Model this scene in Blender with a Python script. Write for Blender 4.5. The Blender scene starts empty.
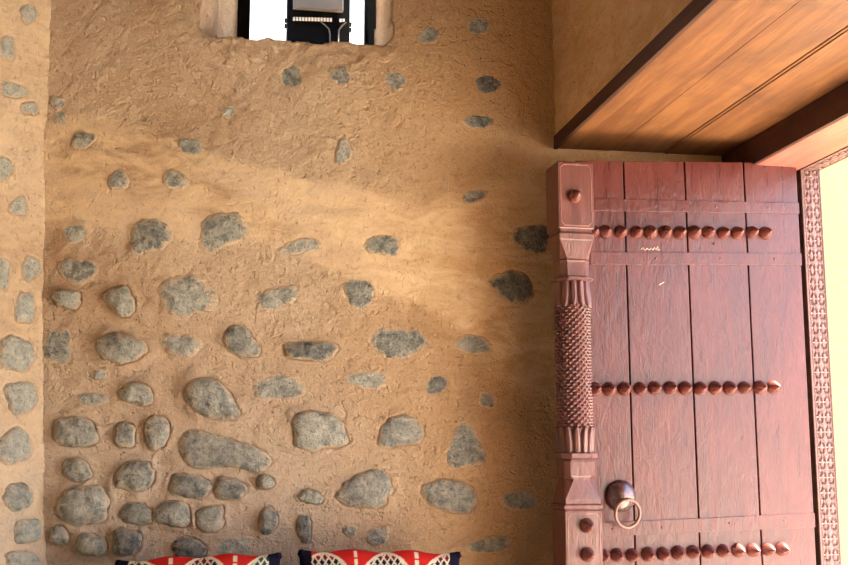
import bpy, bmesh, math, random
import numpy as np
from mathutils import Vector, Matrix

random.seed(7)
rng = np.random.default_rng(11)
C = bpy.context.scene.collection
PI = math.pi

# ------------------------------------------------------------------ camera
F = 1075.0                       # focal length in pixels of an 848 px wide frame
PHI = math.atan(158 / F)         # pitch up
TH = math.atan(181 / F * math.cos(PHI))   # yaw right
EYE = Vector((0, 0, 1.35))
FWD = Vector((math.sin(TH) * math.cos(PHI), math.cos(TH) * math.cos(PHI), math.sin(PHI)))
RGT = Vector((math.cos(TH), -math.sin(TH), 0))
UPV = RGT.cross(FWD)


def ray(px, py):
    return FWD * F + RGT * (px - 424) - UPV * (py - 282.5)


def at(px, py, Y):               # photo measurement -> point on the plane y = Y
    d = ray(px, py)
    return EYE + d * (Y / d.y)


def atz(px, py, Z):
    d = ray(px, py)
    return EYE + d * ((Z - EYE.z) / d.z)


def atx(px, py, X):
    d = ray(px, py)
    return EYE + d * (X / d.x)


cam_d = bpy.data.cameras.new('camera')
cam = bpy.data.objects.new('camera', cam_d)
C.objects.link(cam)
cam_d.sensor_width = 36
cam_d.lens = F / 848 * 36
cam_d.clip_start = 0.05
m3 = Matrix((RGT, UPV, -FWD)).transposed()
cam.matrix_world = Matrix.Translation(EYE) @ m3.to_4x4()
bpy.context.scene.camera = cam

# ------------------------------------------------------------------ helpers


def tag(o, label=None, cat=None, group=None, kind=None):
    if label: o['label'] = label
    if cat: o['category'] = cat
    if group: o['group'] = group
    if kind: o['kind'] = kind
    return o


def empty(name, loc=(0, 0, 0), rz=0.0):
    o = bpy.data.objects.new(name, None)
    C.objects.link(o)
    o.location = loc
    o.rotation_euler = (0, 0, rz)
    o.empty_display_size = 0.1
    return o


def link(name, me, mat, parent=None, smooth=False):
    if mat is not None:
        me.materials.append(mat)
    if smooth:
        me.polygons.foreach_set('use_smooth', [True] * len(me.polygons))
    o = bpy.data.objects.new(name, me)
    C.objects.link(o)
    if parent is not None:
        o.parent = parent
    return o


def from_bm(name, bm, mat, parent=None, smooth=False, bevel=0.0, seg=2):
    bmesh.ops.recalc_face_normals(bm, faces=bm.faces[:])
    if bevel > 0:
        bmesh.ops.bevel(bm, geom=bm.edges[:], offset=bevel, segments=seg, affect='EDGES', profile=0.6)
    me = bpy.data.meshes.new(name)
    bm.to_mesh(me)
    bm.free()
    return link(name, me, mat, parent, smooth)


def from_py(name, verts, faces, mat, parent=None, smooth=False):
    me = bpy.data.meshes.new(name)
    me.from_pydata([tuple(v) for v in verts], [], [tuple(f) for f in faces])
    me.update()
    return link(name, me, mat, parent, smooth)


def bm_box(bm, x0, x1, y0, y1, z0, z1):
    vs = [bm.verts.new(p) for p in ((x0, y0, z0), (x1, y0, z0), (x1, y1, z0), (x0, y1, z0),
                                    (x0, y0, z1), (x1, y0, z1), (x1, y1, z1), (x0, y1, z1))]
    for f in ((3, 2, 1, 0), (4, 5, 6, 7), (0, 1, 5, 4), (1, 2, 6, 5), (2, 3, 7, 6), (3, 0, 4, 7)):
        bm.faces.new([vs[i] for i in f])
    return vs


def box(name, x0, x1, y0, y1, z0, z1, mat, parent=None, bevel=0.0):
    bm = bmesh.new()
    bm_box(bm, x0, x1, y0, y1, z0, z1)
    return from_bm(name, bm, mat, parent, bevel=bevel)


def slab(name, quad, y0, y1, mat, parent=None, bevel=0.0):
    """quad: four (x, z) corners, counter-clockwise seen from the front; solid from y0 (front) to y1"""
    bm = bmesh.new()
    a = [bm.verts.new((x, y0, z)) for x, z in quad]
    b = [bm.verts.new((x, y1, z)) for x, z in quad]
    n = len(quad)
    bm.faces.new(a)
    bm.faces.new(b[::-1])
    for i in range(n):
        bm.faces.new((a[i], a[(i + 1) % n], b[(i + 1) % n], b[i]))
    return from_bm(name, bm, mat, parent, bevel=bevel)


def tube_mesh(pts, r, seg=10, closed=False):
    pts = [Vector(p) for p in pts]
    n = len(pts)
    verts, faces = [], []
    for i, p in enumerate(pts):
        if closed:
            t = (pts[(i + 1) % n] - pts[i - 1]).normalized()
        else:
            t = (pts[min(i + 1, n - 1)] - pts[max(i - 1, 0)]).normalized()
        ref = Vector((0, 1, 0)) if abs(t.y) < 0.9 else Vector((1, 0, 0))
        u = t.cross(ref).normalized()
        v = t.cross(u).normalized()
        for k in range(seg):
            a = 2 * PI * k / seg
            verts.append(p + (u * math.cos(a) + v * math.sin(a)) * r)
    m = n if closed else n - 1
    for i in range(m):
        j = (i + 1) % n
        for k in range(seg):
            l = (k + 1) % seg
            faces.append((i * seg + k, i * seg + l, j * seg + l, j * seg + k))
    if not closed:
        faces.append(tuple(range(seg)))
        faces.append(tuple((n - 1) * seg + k for k in range(seg))[::-1])
    return verts, faces


# numpy value noise ------------------------------------------------------
_tab = rng.random((256, 256))


def vnoise(x, y):
    xi = np.floor(x).astype(int); yi = np.floor(y).astype(int)
    xf = x - xi; yf = y - yi
    u = xf * xf * (3 - 2 * xf); v = yf * yf * (3 - 2 * yf)
    a = _tab[xi & 255, yi & 255]; b = _tab[(xi + 1) & 255, yi & 255]
    c = _tab[xi & 255, (yi + 1) & 255]; d = _tab[(xi + 1) & 255, (yi + 1) & 255]
    return (a * (1 - u) + b * u) * (1 - v) + (c * (1 - u) + d * u) * v - 0.5


def fbm(x, y, oct=4, gain=0.5):
    x = np.asarray(x, float); y = np.asarray(y, float)
    s = 0; a = 1.0
    for i in range(oct):
        s = s + a * vnoise(x * 2 ** i + 17.3 * i, y * 2 ** i + 5.1 * i)
        a *= gain
    return s


def sstep(a, b, x):
    t = np.clip((x - a) / (b - a), 0, 1)
    return t * t * (3 - 2 * t)


# ------------------------------------------------------------------ materials


class NT:
    def __init__(self, name):
        self.m = bpy.data.materials.new(name)
        self.m.use_nodes = True
        self.t = self.m.node_tree
        self.b = self.t.nodes['Principled BSDF']

    def n(self, typ, **kw):
        nd = self.t.nodes.new(typ)
        for k, v in kw.items():
            if k.startswith('i_'):
                key = k[2:]
                key = int(key) if key.isdigit() else key.replace('_', ' ')
                self.set(nd.inputs[key], v)
            else:
                setattr(nd, k, v)
        return nd

    def set(self, sock, v):
        if isinstance(v, bpy.types.NodeSocket):
            self.t.links.new(v, sock)
        else:
            sock.default_value = v

    def pos(self, scale=(1, 1, 1), rot=(0, 0, 0), obj=False):
        if obj:
            src = self.n('ShaderNodeTexCoord').outputs['Object']
        else:
            src = self.n('ShaderNodeNewGeometry').outputs['Position']
        mp = self.n('ShaderNodeMapping', i_Vector=src, i_Scale=scale, i_Rotation=rot)
        return mp.outputs[0]

    def noise(self, vec, scale, detail=4, rough=0.55, dist=0.0):
        return self.n('ShaderNodeTexNoise', i_Vector=vec, i_Scale=scale, i_Detail=detail,
                      i_Roughness=rough, i_Distortion=dist).outputs[0]

    def ramp(self, fac, stops, interp='LINEAR'):
        r = self.n('ShaderNodeValToRGB')
        r.color_ramp.interpolation = interp
        el = r.color_ramp.elements
        while len(el) < len(stops):
            el.new(0.5)
        for e, (p, c) in zip(el, stops):
            e.position = p
            e.color = (c, c, c, 1) if isinstance(c, (int, float)) else (*c, 1)
        self.set(r.inputs[0], fac)
        return r.outputs[0]

    def mix(self, fac, a, b, mode='MIX'):
        n = self.n('ShaderNodeMix', data_type='RGBA', blend_type=mode)
        self.set(n.inputs[0], fac)
        for s, v in ((n.inputs[6], a), (n.inputs[7], b)):
            self.set(s, (*v, 1) if isinstance(v, tuple) and len(v) == 3 else v)
        return n.outputs[2]

    def math(self, op, a, b=0.0, clamp=False):
        n = self.n('ShaderNodeMath', operation=op, use_clamp=clamp)
        self.set(n.inputs[0], a)
        self.set(n.inputs[1], b)
        return n.outputs[0]

    def bump(self, h, strength=0.5, dist=0.01, normal=None):
        n = self.n('ShaderNodeBump', i_Strength=strength, i_Distance=dist, i_Height=h)
        if normal is not None:
            self.set(n.inputs['Normal'], normal)
        return n.outputs[0]

    def done(self, col, rough=0.8, normal=None, metal=0.0, spec=None):
        self.set(self.b.inputs['Base Color'], (*col, 1) if isinstance(col, tuple) and len(col) == 3 else col)
        self.set(self.b.inputs['Roughness'], rough)
        self.set(self.b.inputs['Metallic'], metal)
        if spec is not None:
            self.set(self.b.inputs['Specular IOR Level'], spec)
        if normal is not None:
            self.set(self.b.inputs['Normal'], normal)
        return self.m


def srgb(r, g, b):
    f = lambda c: (c / 255 / 12.92) if c / 255 <= 0.04045 else ((c / 255 + 0.055) / 1.055) ** 2.4
    return (f(r), f(g), f(b))


MUD_A = srgb(216, 190, 160)
MUD_B = srgb(202, 172, 140)
MUD_GREY = srgb(208, 192, 174)
MUD_DARK = srgb(166, 136, 106)
MUD_PALE = srgb(232, 212, 182)
MUD_ORANGE = srgb(216, 172, 120)


def mud_colour(t, zmask=True):
    P = t.pos()
    big = t.noise(P, 1.7, 3, 0.55, 0.6)
    med = t.noise(P, 7.0, 5, 0.6, 0.3)
    fine = t.noise(P, 70.0, 3, 0.65)
    c = t.mix(t.ramp(big, [(0.38, 0.0), (0.62, 1.0)]), MUD_A, MUD_B)
    c = t.mix(t.math('MULTIPLY', t.ramp(med, [(0.48, 0.0), (0.75, 1.0)]), 0.55), c, MUD_PALE)
    sep = t.n('ShaderNodeSeparateXYZ', i_0=P)
    if zmask:
        wob = t.math('ADD', sep.outputs[2], t.math('MULTIPLY', t.math('SUBTRACT', med, 0.5), 0.5))
        low = t.math('SUBTRACT', 1.0, t.n('ShaderNodeMapRange', i_0=wob, i_1=1.0, i_2=1.75).outputs[0])
        c = t.mix(t.math('MULTIPLY', low, 0.7), c, MUD_GREY)
        rt = t.n('ShaderNodeMapRange', i_0=sep.outputs[0], i_1=0.2, i_2=0.9).outputs[0]
        c = t.mix(t.math('MULTIPLY', rt, 0.7), c, MUD_ORANGE)
    c = t.mix(t.ramp(fine, [(0.3, 0.35), (0.5, 0.0)]), c, MUD_DARK)
    sand = t.noise(P, 170.0, 3, 0.75)
    c = t.mix(t.ramp(sand, [(0.28, 0.45), (0.46, 0.0)]), c, MUD_DARK)
    c = t.mix(t.ramp(sand, [(0.56, 0.0), (0.72, 0.45)]), c, MUD_PALE)
    return c, P, med, fine, sep


def mat_mud():
    t = NT('mud_plaster')
    c, P, med, fine, sep = mud_colour(t)
    att = t.n('ShaderNodeAttribute', attribute_name='smooth').outputs['Fac']      # trowelled patch
    mark = t.n('ShaderNodeAttribute', attribute_name='smear_shade').outputs['Fac']      # brown washed-over mud, plus corner shade painted in
    mf = t.math('MULTIPLY', mark, t.ramp(t.noise(t.pos((3, 3, 9), (0, 0.5, 0)), 2.2, 5, 0.6, 1.0), [(0.35, 0.2), (0.6, 1.0)]))
    c = t.mix(t.math('MULTIPLY', mf, 0.75), c, srgb(168, 132, 96))
    sw = t.math('MULTIPLY', att, t.ramp(t.noise(t.pos((3, 3, 8), (0, 0.4, 0)), 2.0, 4, 0.6, 0.8), [(0.4, 0.0), (0.62, 0.8)]))
    c = t.mix(sw, c, srgb(232, 206, 166))
    # thin run marks of pale lime
    runs = t.ramp(t.noise(t.pos((26, 1, 1.3)), 3.0, 3, 0.6), [(0.66, 0.0), (0.74, 0.35)])
    c = t.mix(runs, c, MUD_PALE)
    clod = t.ramp(t.noise(P, 40.0, 3, 0.6, 0.0), [(0.56, 0.0), (0.66, 1.0)])
    pits = t.ramp(t.noise(t.pos((1, 1, 1), (0.3, 0.2, 0.5)), 44.0, 2, 0.5), [(0.30, 1.0), (0.39, 0.0)])
    grain = t.noise(P, 75.0, 6, 0.75)
    rough_amt = t.math('SUBTRACT', 1.0, t.math('MULTIPLY', att, 0.72))
    h = t.math('ADD', t.math('MULTIPLY', clod, 0.40), t.math('MULTIPLY', grain, 1.5))
    h = t.math('SUBTRACT', h, t.math('MULTIPLY', pits, 0.9))
    h = t.math('MULTIPLY', h, rough_amt)
    h = t.math('ADD', h, t.math('MULTIPLY', med, 0.9))
    nrm = t.bump(h, 0.85, 0.011)
    return t.done(c, 0.92, nrm, spec=0.15)


def mat_stone():
    t = NT('river_stone')
    c, P, med, fine, sep = mud_colour(t)
    rim = t.n('ShaderNodeAttribute', attribute_name='rim').outputs['Fac']
    cov = t.n('ShaderNodeAttribute', attribute_name='cover').outputs['Fac']
    tone = t.n('ShaderNodeAttribute', attribute_name='tone').outputs['Fac']
    n1 = t.noise(P, 34.0, 5, 0.65, 0.2)
    n2 = t.noise(P, 120.0, 4, 0.7)
    light = t.mix(t.ramp(n1, [(0.35, 0.0), (0.65, 1.0)]), srgb(164, 166, 156), srgb(208, 206, 192))
    dark = t.mix(t.ramp(n1, [(0.35, 0.0), (0.65, 1.0)]), srgb(82, 86, 86), srgb(148, 149, 142))
    n0 = t.noise(P, 15.0, 4, 0.6, 0.5)
    tone = t.math('ADD', tone, t.math('MULTIPLY', t.math('SUBTRACT', n0, 0.52), 2.6), True)
    s = t.mix(tone, light, dark)
    s = t.mix(t.ramp(n2, [(0.55, 0.0), (0.75, 0.45)]), s, srgb(214, 200, 174))
    s = t.mix(t.ramp(n2, [(0.28, 0.7), (0.46, 0.0)]), s, srgb(62, 58, 54))
    # mud still sticking to the stone, most of it near the rim
    k = t.math('ADD', t.math('MULTIPLY', t.math('SUBTRACT', n1, 0.5), 1.9), cov)
    k = t.math('ADD', k, t.math('MULTIPLY', t.math('SUBTRACT', rim, 0.70), 2.6))
    k = t.math('ADD', k, t.math('MULTIPLY', t.math('SUBTRACT', n2, 0.5), 0.6))
    f = t.ramp(k, [(0.08, 0.0), (0.62, 1.0)])
    col = t.mix(f, s, t.mix(0.35, c, srgb(222, 204, 176)))
    h = t.math('ADD', t.math('MULTIPLY', n1, 1.0), t.math('MULTIPLY', n2, 0.6))
    return t.done(col, 0.85, t.bump(h, 1.0, 0.018), spec=0.3)


def mat_paint(name='maroon_paint', base=(88, 34, 27), dark=(74, 28, 23), rough=0.31, worn=0.28, spec=0.60):
    t = NT(name)
    P = t.pos((9, 9, 0.8), obj=True)
    a = t.noise(P, 3.0, 5, 0.6, 0.4)
    b = t.noise(t.pos((60, 60, 3.5), obj=True), 3.0, 4, 0.65)
    g = t.noise(t.pos((1, 1, 1), obj=True), 5.0, 4, 0.6)
    c = t.mix(t.ramp(a, [(0.35, 0.0), (0.65, 1.0)]), srgb(*dark), srgb(*base))
    c = t.mix(t.ramp(g, [(0.45, 0.0), (0.7, 0.5)]), c, srgb(102, 46, 38))
    scr = t.math('MULTIPLY', t.ramp(b, [(0.62, 0.0), (0.72, 1.0)]), t.ramp(g, [(0.42, 0.0), (0.58, 1.0)]))
    c = t.mix(t.math('MULTIPLY', scr, worn), c, srgb(176, 126, 112))
    r = t.math('ADD', t.math('MULTIPLY', t.math('SUBTRACT', a, 0.5), 0.3), rough)
    l1 = t.noise(t.pos((1, 1, 0.55), obj=True), 26.0, 5, 0.62, 0.8)
    h = t.math('ADD', t.math('MULTIPLY', b, 0.35), t.math('MULTIPLY', l1, 1.1))
    return t.done(c, r, t.bump(h, 0.40, 0.007), spec=spec)


def mat_wood(name, c1, c2, c3, axis='y', rough=0.6):
    t = NT(name)
    sc = {'y': (9, 0.7, 9), 'x': (0.7, 9, 9), 'z': (9, 9, 0.7)}[axis]
    P = t.pos(sc)
    a = t.noise(P, 2.2, 6, 0.62, 0.7)
    b = t.noise(t.pos(tuple(s * 5 for s in sc)), 2.5, 4, 0.6)
    g = t.noise(t.pos(), 2.6, 4, 0.6, 0.5)
    c = t.mix(t.ramp(a, [(0.36, 0.0), (0.64, 1.0)]), srgb(*c1), srgb(*c2))
    c = t.mix(t.ramp(g, [(0.50, 0.0), (0.72, 0.7)]), c, srgb(*c3))
    c = t.mix(t.ramp(b, [(0.3, 0.4), (0.46, 0.0)]), c, srgb(*c3))
    h = t.math('ADD', t.math('MULTIPLY', a, 0.5), t.math('MULTIPLY', b, 0.6))
    return t.done(c, rough, t.bump(h, 0.35, 0.005), spec=0.3)


def mat_flat(name, col, rough=0.6, metal=0.0, var=0.12, scale=30, bump=0.15, spec=None):
    t = NT(name)
    n = t.noise(t.pos(), scale, 4, 0.6)
    c = srgb(*col)
    c2 = tuple(x * (1 - var) for x in c)
    k = t.mix(t.ramp(n, [(0.35, 0.0), (0.65, 1.0)]), c2, c)
    return t.done(k, rough, t.bump(n, bump, 0.004), metal, spec)


def mat_cloth():
    t = NT('woven_cloth')
    col = t.n('ShaderNodeVertexColor', layer_name='weave').outputs[0]
    w = t.noise(t.pos((1, 1, 1), obj=True), 380, 2, 0.5)
    return t.done(col, 0.95, t.bump(w, 0.4, 0.002), spec=0.1)


M_mud = mat_mud()
M_stone = mat_stone()
M_paint = mat_paint()
M_post = mat_paint('carved_post_paint', (112, 62, 54), (86, 44, 38), 0.36, 0.4, 0.8)
M_worn = mat_paint('worn_edge_paint', (176, 122, 108), (150, 98, 86), 0.5, 0.5)
M_stud = mat_paint('stud_paint', (112, 56, 44), (84, 38, 32), 0.28, 0.2, 0.8)
M_soffit = mat_wood('soffit_wood', (130, 85, 46), (104, 63, 33), (74, 47, 30), 'y')
M_darkwood = mat_wood('old_dark_wood', (84, 52, 36), (60, 36, 26), (44, 28, 20), 'y', 0.7)
M_header = mat_wood('lit_header_paint', (166, 100, 84), (140, 82, 68), (120, 66, 56), 'y', 0.5)  # header colour lightened to stand for ground light on its underside
M_carved = mat_flat('weathered_carving', (122, 90, 84), 0.5, 0, 0.2, 24, 0.2)
M_cream = mat_flat('cream_render', (206, 172, 104), 0.95, 0, 0.12, 40, 0.6, 0.1)
M_sand = mat_flat('sandy_ground', (226, 212, 190), 0.95, 0, 0.15, 12, 0.5, 0.1)
M_iron = mat_flat('dark_iron', (120, 98, 96), 0.24, 0.85, 0.3, 50, 0.3)
M_ring = mat_flat('worn_ring_metal', (132, 98, 86), 0.38, 0.4, 0.25, 60, 0.2)
M_black = mat_flat('black_metal', (12, 11, 11), 0.8, 0.0, 0.2, 30, 0.1, 0.1)
M_screen = mat_flat('grey_cover', (104, 96, 88), 0.5, 0.0, 0.1, 20, 0.05)
M_white = mat_flat('white_plastic', (236, 236, 232), 0.5, 0.0, 0.05, 20, 0.05)
M_whitewash = mat_flat('whitewashed_wall', (244, 240, 230), 0.95, 0.0, 0.05, 20, 0.2)
M_chalk = mat_flat('white_scratch', (226, 196, 182), 0.9, 0.0, 0.1, 50, 0.1)
M_cloth = mat_cloth()

# ------------------------------------------------------------------ main dimensions
YB = 4.40                                   # back wall
XR = at(553, 60, YB).x                      # inner face of the doorway wall
ZS = atz(557, 149, 9).z * 0 + at(557, 149, YB).z   # underside of the plank soffit
XH = atz(758, 136, ZS).x                    # inner face of the frame header
ZH = atx(769, 158, XH).z                    # underside of header
XF = atz(797, 160, ZH).x                    # outer frame block
YJ = 4.13                                   # carved face of the far jamb
XF = max(XF, at(801.5, 180, YJ).x)
XO = at(820.5, 180, YJ).x                   # its outside edge
ZF = atx(801, 170, XF).z
print('DIMS', XR, ZS, XH, ZH, XF, XO, ZF)
CEIL = 4.15

# corner of left wall, leaning slightly
lc_px = [(55, -60), (53, 0), (49, 90), (44, 170), (42, 260), (43, 400), (46, 520), (49, 640), (52, 900)]
lc = [at(x, y, YB) for x, y in lc_px]
lc_z = np.array([p.z for p in lc][::-1])
lc_x = np.array([p.x for p in lc][::-1])


def left_x(z):
    return np.interp(z, lc_z, lc_x)


# ------------------------------------------------------------------ back wall
# stones: px, py, half width, half height, turn (deg, + = clockwise), tone (0 pale .. 1 dark), cover by mud, proud (m)
S = [
 (83,141,13,9,-25,.35,.18,.006),(119,181,11,10,0,.35,.2,.006),(175,181,13,9,10,.3,.25,.006),(191,147,14,9,10,.75,.2,.004),
 (60,117,8,9,0,.7,.4,.0),(75,234,13,10,0,.25,.12,.010),(150,237,22,17,-8,.75,.0,.008),(78,271,19,13,8,.7,.2,.006),
 (67,299,15,9,0,.35,.1,.02),(121,301,13,16,-20,.45,.0,.022),(187,296,26,22,-15,.4,.1,.008),(58,346,15,19,10,.65,.0,.010),
 (121,348,25,15,12,.5,.0,.030),(181,345,20,13,12,.35,.15,.008),(100,375,7,6,0,.4,.2,.01),(94,399,17,6,0,.3,.18,.004),
 (137,394,17,11,18,.4,.1,.018),(75,432,22,16,-5,.55,-.06,.022),(125,435,11,12,10,.65,.0,.014),(157,432,13,17,18,.35,.05,.020),
 (77,470,15,11,8,.55,.0,.020),(135,476,21,14,-6,.7,-.05,.028),(84,505,27,19,6,.55,-.08,.034),(137,514,17,11,0,.6,-.02,.018),
 (173,514,18,13,8,.75,-.05,.030),(60,535,9,10,0,.45,.05,.016),(92,545,15,12,10,.5,-.02,.028),(127,542,14,14,0,.95,-.1,.034),
 (189,549,16,12,10,1.0,-.12,.012),(190,486,21,13,8,.75,-.05,.026),(229,489,16,12,8,.75,.02,.022),(265,482,8,8,-10,.6,.0,.018),
 (311,497,13,7,14,.35,.0,.014),(210,519,15,13,0,.45,.05,.026),(268,521,9,14,14,.85,-.05,.016),(304,528,8,14,0,.85,-.08,.012),
 (235,547,21,11,-6,.3,.12,.010),(350,531,8,6,0,.6,.1,.008),(366,490,27,19,-10,.5,-.08,.018),(378,536,13,9,-25,.55,.0,.006),
 (279,388,26,13,-8,.5,.05,.002),(318,431,27,19,2,.45,-.08,.020),(222,231,24,18,-8,.6,.0,.006),(300,247,22,8,-5,.1,.22,.004),
 (277,298,23,11,-12,.45,.08,.006),(359,294,17,15,8,.85,.05,.010),(241,342,20,13,25,.8,.0,.014),(311,351,26,10,4,.9,.08,.012),
 (383,246,19,11,12,.8,.1,.004),(367,380,22,10,0,.1,.26,.004),(291,76,11,13,-12,.65,.05,-.004),(341,76,10,10,-15,.75,.05,-.002),
 (228,111,8,7,0,.4,.3,.0),(343,152,8,13,8,.3,.12,.006),(395,81,12,10,30,.6,.15,-.002),(487,84,14,9,0,1.0,-.05,-.002),
 (478,122,14,7,0,1.0,-.02,.002),(474,196,13,7,-8,.6,.12,.0),(533,238,22,15,10,1.0,.0,.004),(512,287,23,16,15,.85,.08,.006),
 (398,343,29,17,5,.75,.08,.010),(473,345,21,9,8,.6,.2,.004),(437,385,14,9,-18,.95,.0,-.002),(487,400,9,9,10,.7,.25,.0),
 (400,432,23,16,-6,.6,.0,.012),(450,496,28,16,10,.65,-.02,.012),(490,545,24,8,-4,.5,.2,.004),(428,36,11,9,0,.65,.18,.0),
 (478,27,12,9,10,.7,.18,.0),(520,500,20,12,0,.45,.25,.004),(58,103,8,7,0,.5,.3,.004),(25+250,460-40,1,1,0,0,0,0),
]
S = [s for s in S if s[2] > 2]
# outlines traced by hand where the shape is a particular one
SPOLY = [
 ([(183,385),(196,377),(214,377),(228,389),(237,404),(243,418),(228,421),(208,419),(193,412),(184,400)], .5, -.05, .030),
 ([(178,436),(190,427),(206,432),(226,437),(241,442),(262,449),(272,457),(271,469),(258,474),(238,468),(222,466),(204,470),(190,468),(180,460)], .55, -.06, .018),
 ([(463,418),(473,424),(480,440),(491,462),(472,468),(450,470),(440,464),(447,446),(452,430)], .55, .08, .010),
]


def ellipse_poly(cx, cy, rx, ry, ang, rs):
    pts = []
    k = [(rs.uniform(0.03, 0.10), rs.uniform(0, 2 * PI)), (rs.uniform(0.03, 0.10), rs.uniform(0, 2 * PI)), (rs.uniform(0.02, 0.05), rs.uniform(0, 2 * PI))]
    sq = rs.uniform(2.0, 2.9)
    hf = [(rs.uniform(0.008, 0.028), rs.uniform(0, 6.28), m) for m in (5, 6, 7, 9, 11)]
    for i in range(44):
        a = 2 * PI * i / 44
        c, s = math.cos(a), math.sin(a)
        rr = (abs(c) ** sq + abs(s) ** sq) ** (-1 / sq)
        rr *= 1 + sum(A * math.cos((j + 2) * a + p) for j, (A, p) in enumerate(k)) + sum(A * math.cos(m * a + p) for A, p, m in hf)
        x, y = rx * rr * c, ry * rr * s
        t = math.radians(ang)
        pts.append((cx + x * math.cos(t) - y * math.sin(t), cy + x * math.sin(t) + y * math.cos(t)))
    return pts


def resample(poly, n=44):
    """smooth closed curve through a traced outline, n points"""
    P = np.array(poly, float)
    for _ in range(2):
        Q = 0.75 * P + 0.25 * np.roll(P, -1, 0)
        R = 0.25 * P + 0.75 * np.roll(P, -1, 0)
        P = np.empty((len(Q) * 2, 2)); P[0::2] = Q; P[1::2] = R
    d = np.r_[0, np.cumsum(np.linalg.norm(np.roll(P, -1, 0) - P, axis=1))]
    Pc = np.vstack([P, P[:1]])
    t = np.linspace(0, d[-1], n, endpoint=False)
    return np.c_[np.interp(t, d, Pc[:, 0]), np.interp(t, d, Pc[:, 1])]


rs = random.Random(5)
stones = []                                   # (centre xz, outline array (44,2), tone, cover, proud)
for s in S:
    pl = ellipse_poly(*s[:5], rs)
    w = np.array([(lambda p: (p.x, p.z))(at(x, y, YB)) for x, y in pl])
    w = w.mean(0) + (w - w.mean(0)) * 1.09
    stones.append((w.mean(0), w, s[5] - (0.16 if s[5] < 0.9 else 0.0), s[6] + (0.13 if s[7] <= 0.010 else 0.0), s[7]))
for pl, tn, cv, pr in SPOLY:
    w = np.array([(lambda p: (p.x, p.z))(at(x, y, YB)) for x, y in resample(pl)])
    w = w.mean(0) + (w - w.mean(0)) * 1.07
    stones.append((w.mean(0), w, tn, cv, pr))


def rho_field(X, Z, st):
    """1 on the outline, <1 inside, >1 outside (star shaped)"""
    c, w = st[0], st[1]
    ang = np.arctan2(w[:, 1] - c[1], w[:, 0] - c[0])
    rad = np.hypot(w[:, 1] - c[1], w[:, 0] - c[0])
    o = np.argsort(ang)
    a2 = np.r_[ang[o] - 2 * PI, ang[o], ang[o] + 2 * PI]
    r2 = np.r_[rad[o], rad[o], rad[o]]
    return np.hypot(X - c[0], Z - c[1]) / np.interp(np.arctan2(Z - c[1], X - c[0]), a2, r2)


def smooth_patch(X, Z):
    """trowelled band that runs across the wall, sloping down to the right"""
    zc = np.interp(X, [-0.8, -0.3, 0.2, 0.7, 1.3], [2.42, 2.38, 2.26, 2.16, 2.0])
    hw = np.interp(X, [-0.8, -0.3, 0.2, 0.7, 1.3], [0.22, 0.24, 0.18, 0.26, 0.62])
    d = np.abs(Z - zc + 0.10 * fbm(X * 3, Z * 3, 3)) / hw
    return 1 - sstep(0.75, 1.05, d)


def smear_shade_patch(X, Z):
    e1 = np.hypot((X + 0.52) / 0.36, (Z - 2.40 + 0.10 * X) / 0.17)
    e2 = np.hypot((X + 0.05) / 0.34, (Z - 2.27 + 0.35 * X) / 0.10)
    e3 = np.hypot((X - 0.98) / 0.22, (Z - 1.62) / 0.40)
    e4 = np.hypot((X + 0.72) / 0.08, (Z - 2.10) / 0.45)  # shade along the left corner, painted into the wall colour
    w = 0.35 * fbm(X * 5, Z * 5, 3)
    return np.clip(np.maximum.reduce([1 - sstep(0.5, 1.1, e1 + w), 0.9 * (1 - sstep(0.5, 1.1, e2 + w)), 0.5 * (1 - sstep(0.4, 1.1, e3 + w)), 0.6 * (1 - sstep(0.4, 1.1, e4 + w))]), 0, 1)


def base_h(X, Z):
    """relief of the plastered wall, metres towards the room"""
    sm = smooth_patch(X, Z)
    h = 0.020 * fbm(X * 2.2, Z * 2.2, 2) + 0.010 * fbm(X * 6 + 9, Z * 6, 3) * (1 - 0.35 * sm)
    h += (0.0055 * fbm(X * 22, Z * 22 + 3, 3) + 0.004 * fbm(X * 60, Z * 60, 2)) * (1 - 0.8 * sm)
    # ledge where the trowelled coat ends
    h += 0.004 * sm
    h += 0.012 * np.clip(fbm(X * 34, Z * 34 + 8, 3) + 0.15, 0, 1) * np.exp(-((Z - NZ0 + 0.07) / 0.09) ** 2) * sstep(NX0 - 0.1, NX0 + 0.1, X) * sstep(NX1 + 0.15, NX1 - 0.1, X)
    return h


# niche of the window
pw0, pw1 = at(199, 20, YB), at(392, 20, YB)
wz = at(295, 40, YB).z
NX0, NX1, NZ0 = pw0.x, pw1.x, wz
ND = 0.42                                     # depth of the niche
WB0 = at(237, 20, YB + ND).x                  # left edge of opening at the back
WB1 = at(379, 20, YB + ND).x
NZ1 = 3.78


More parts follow.
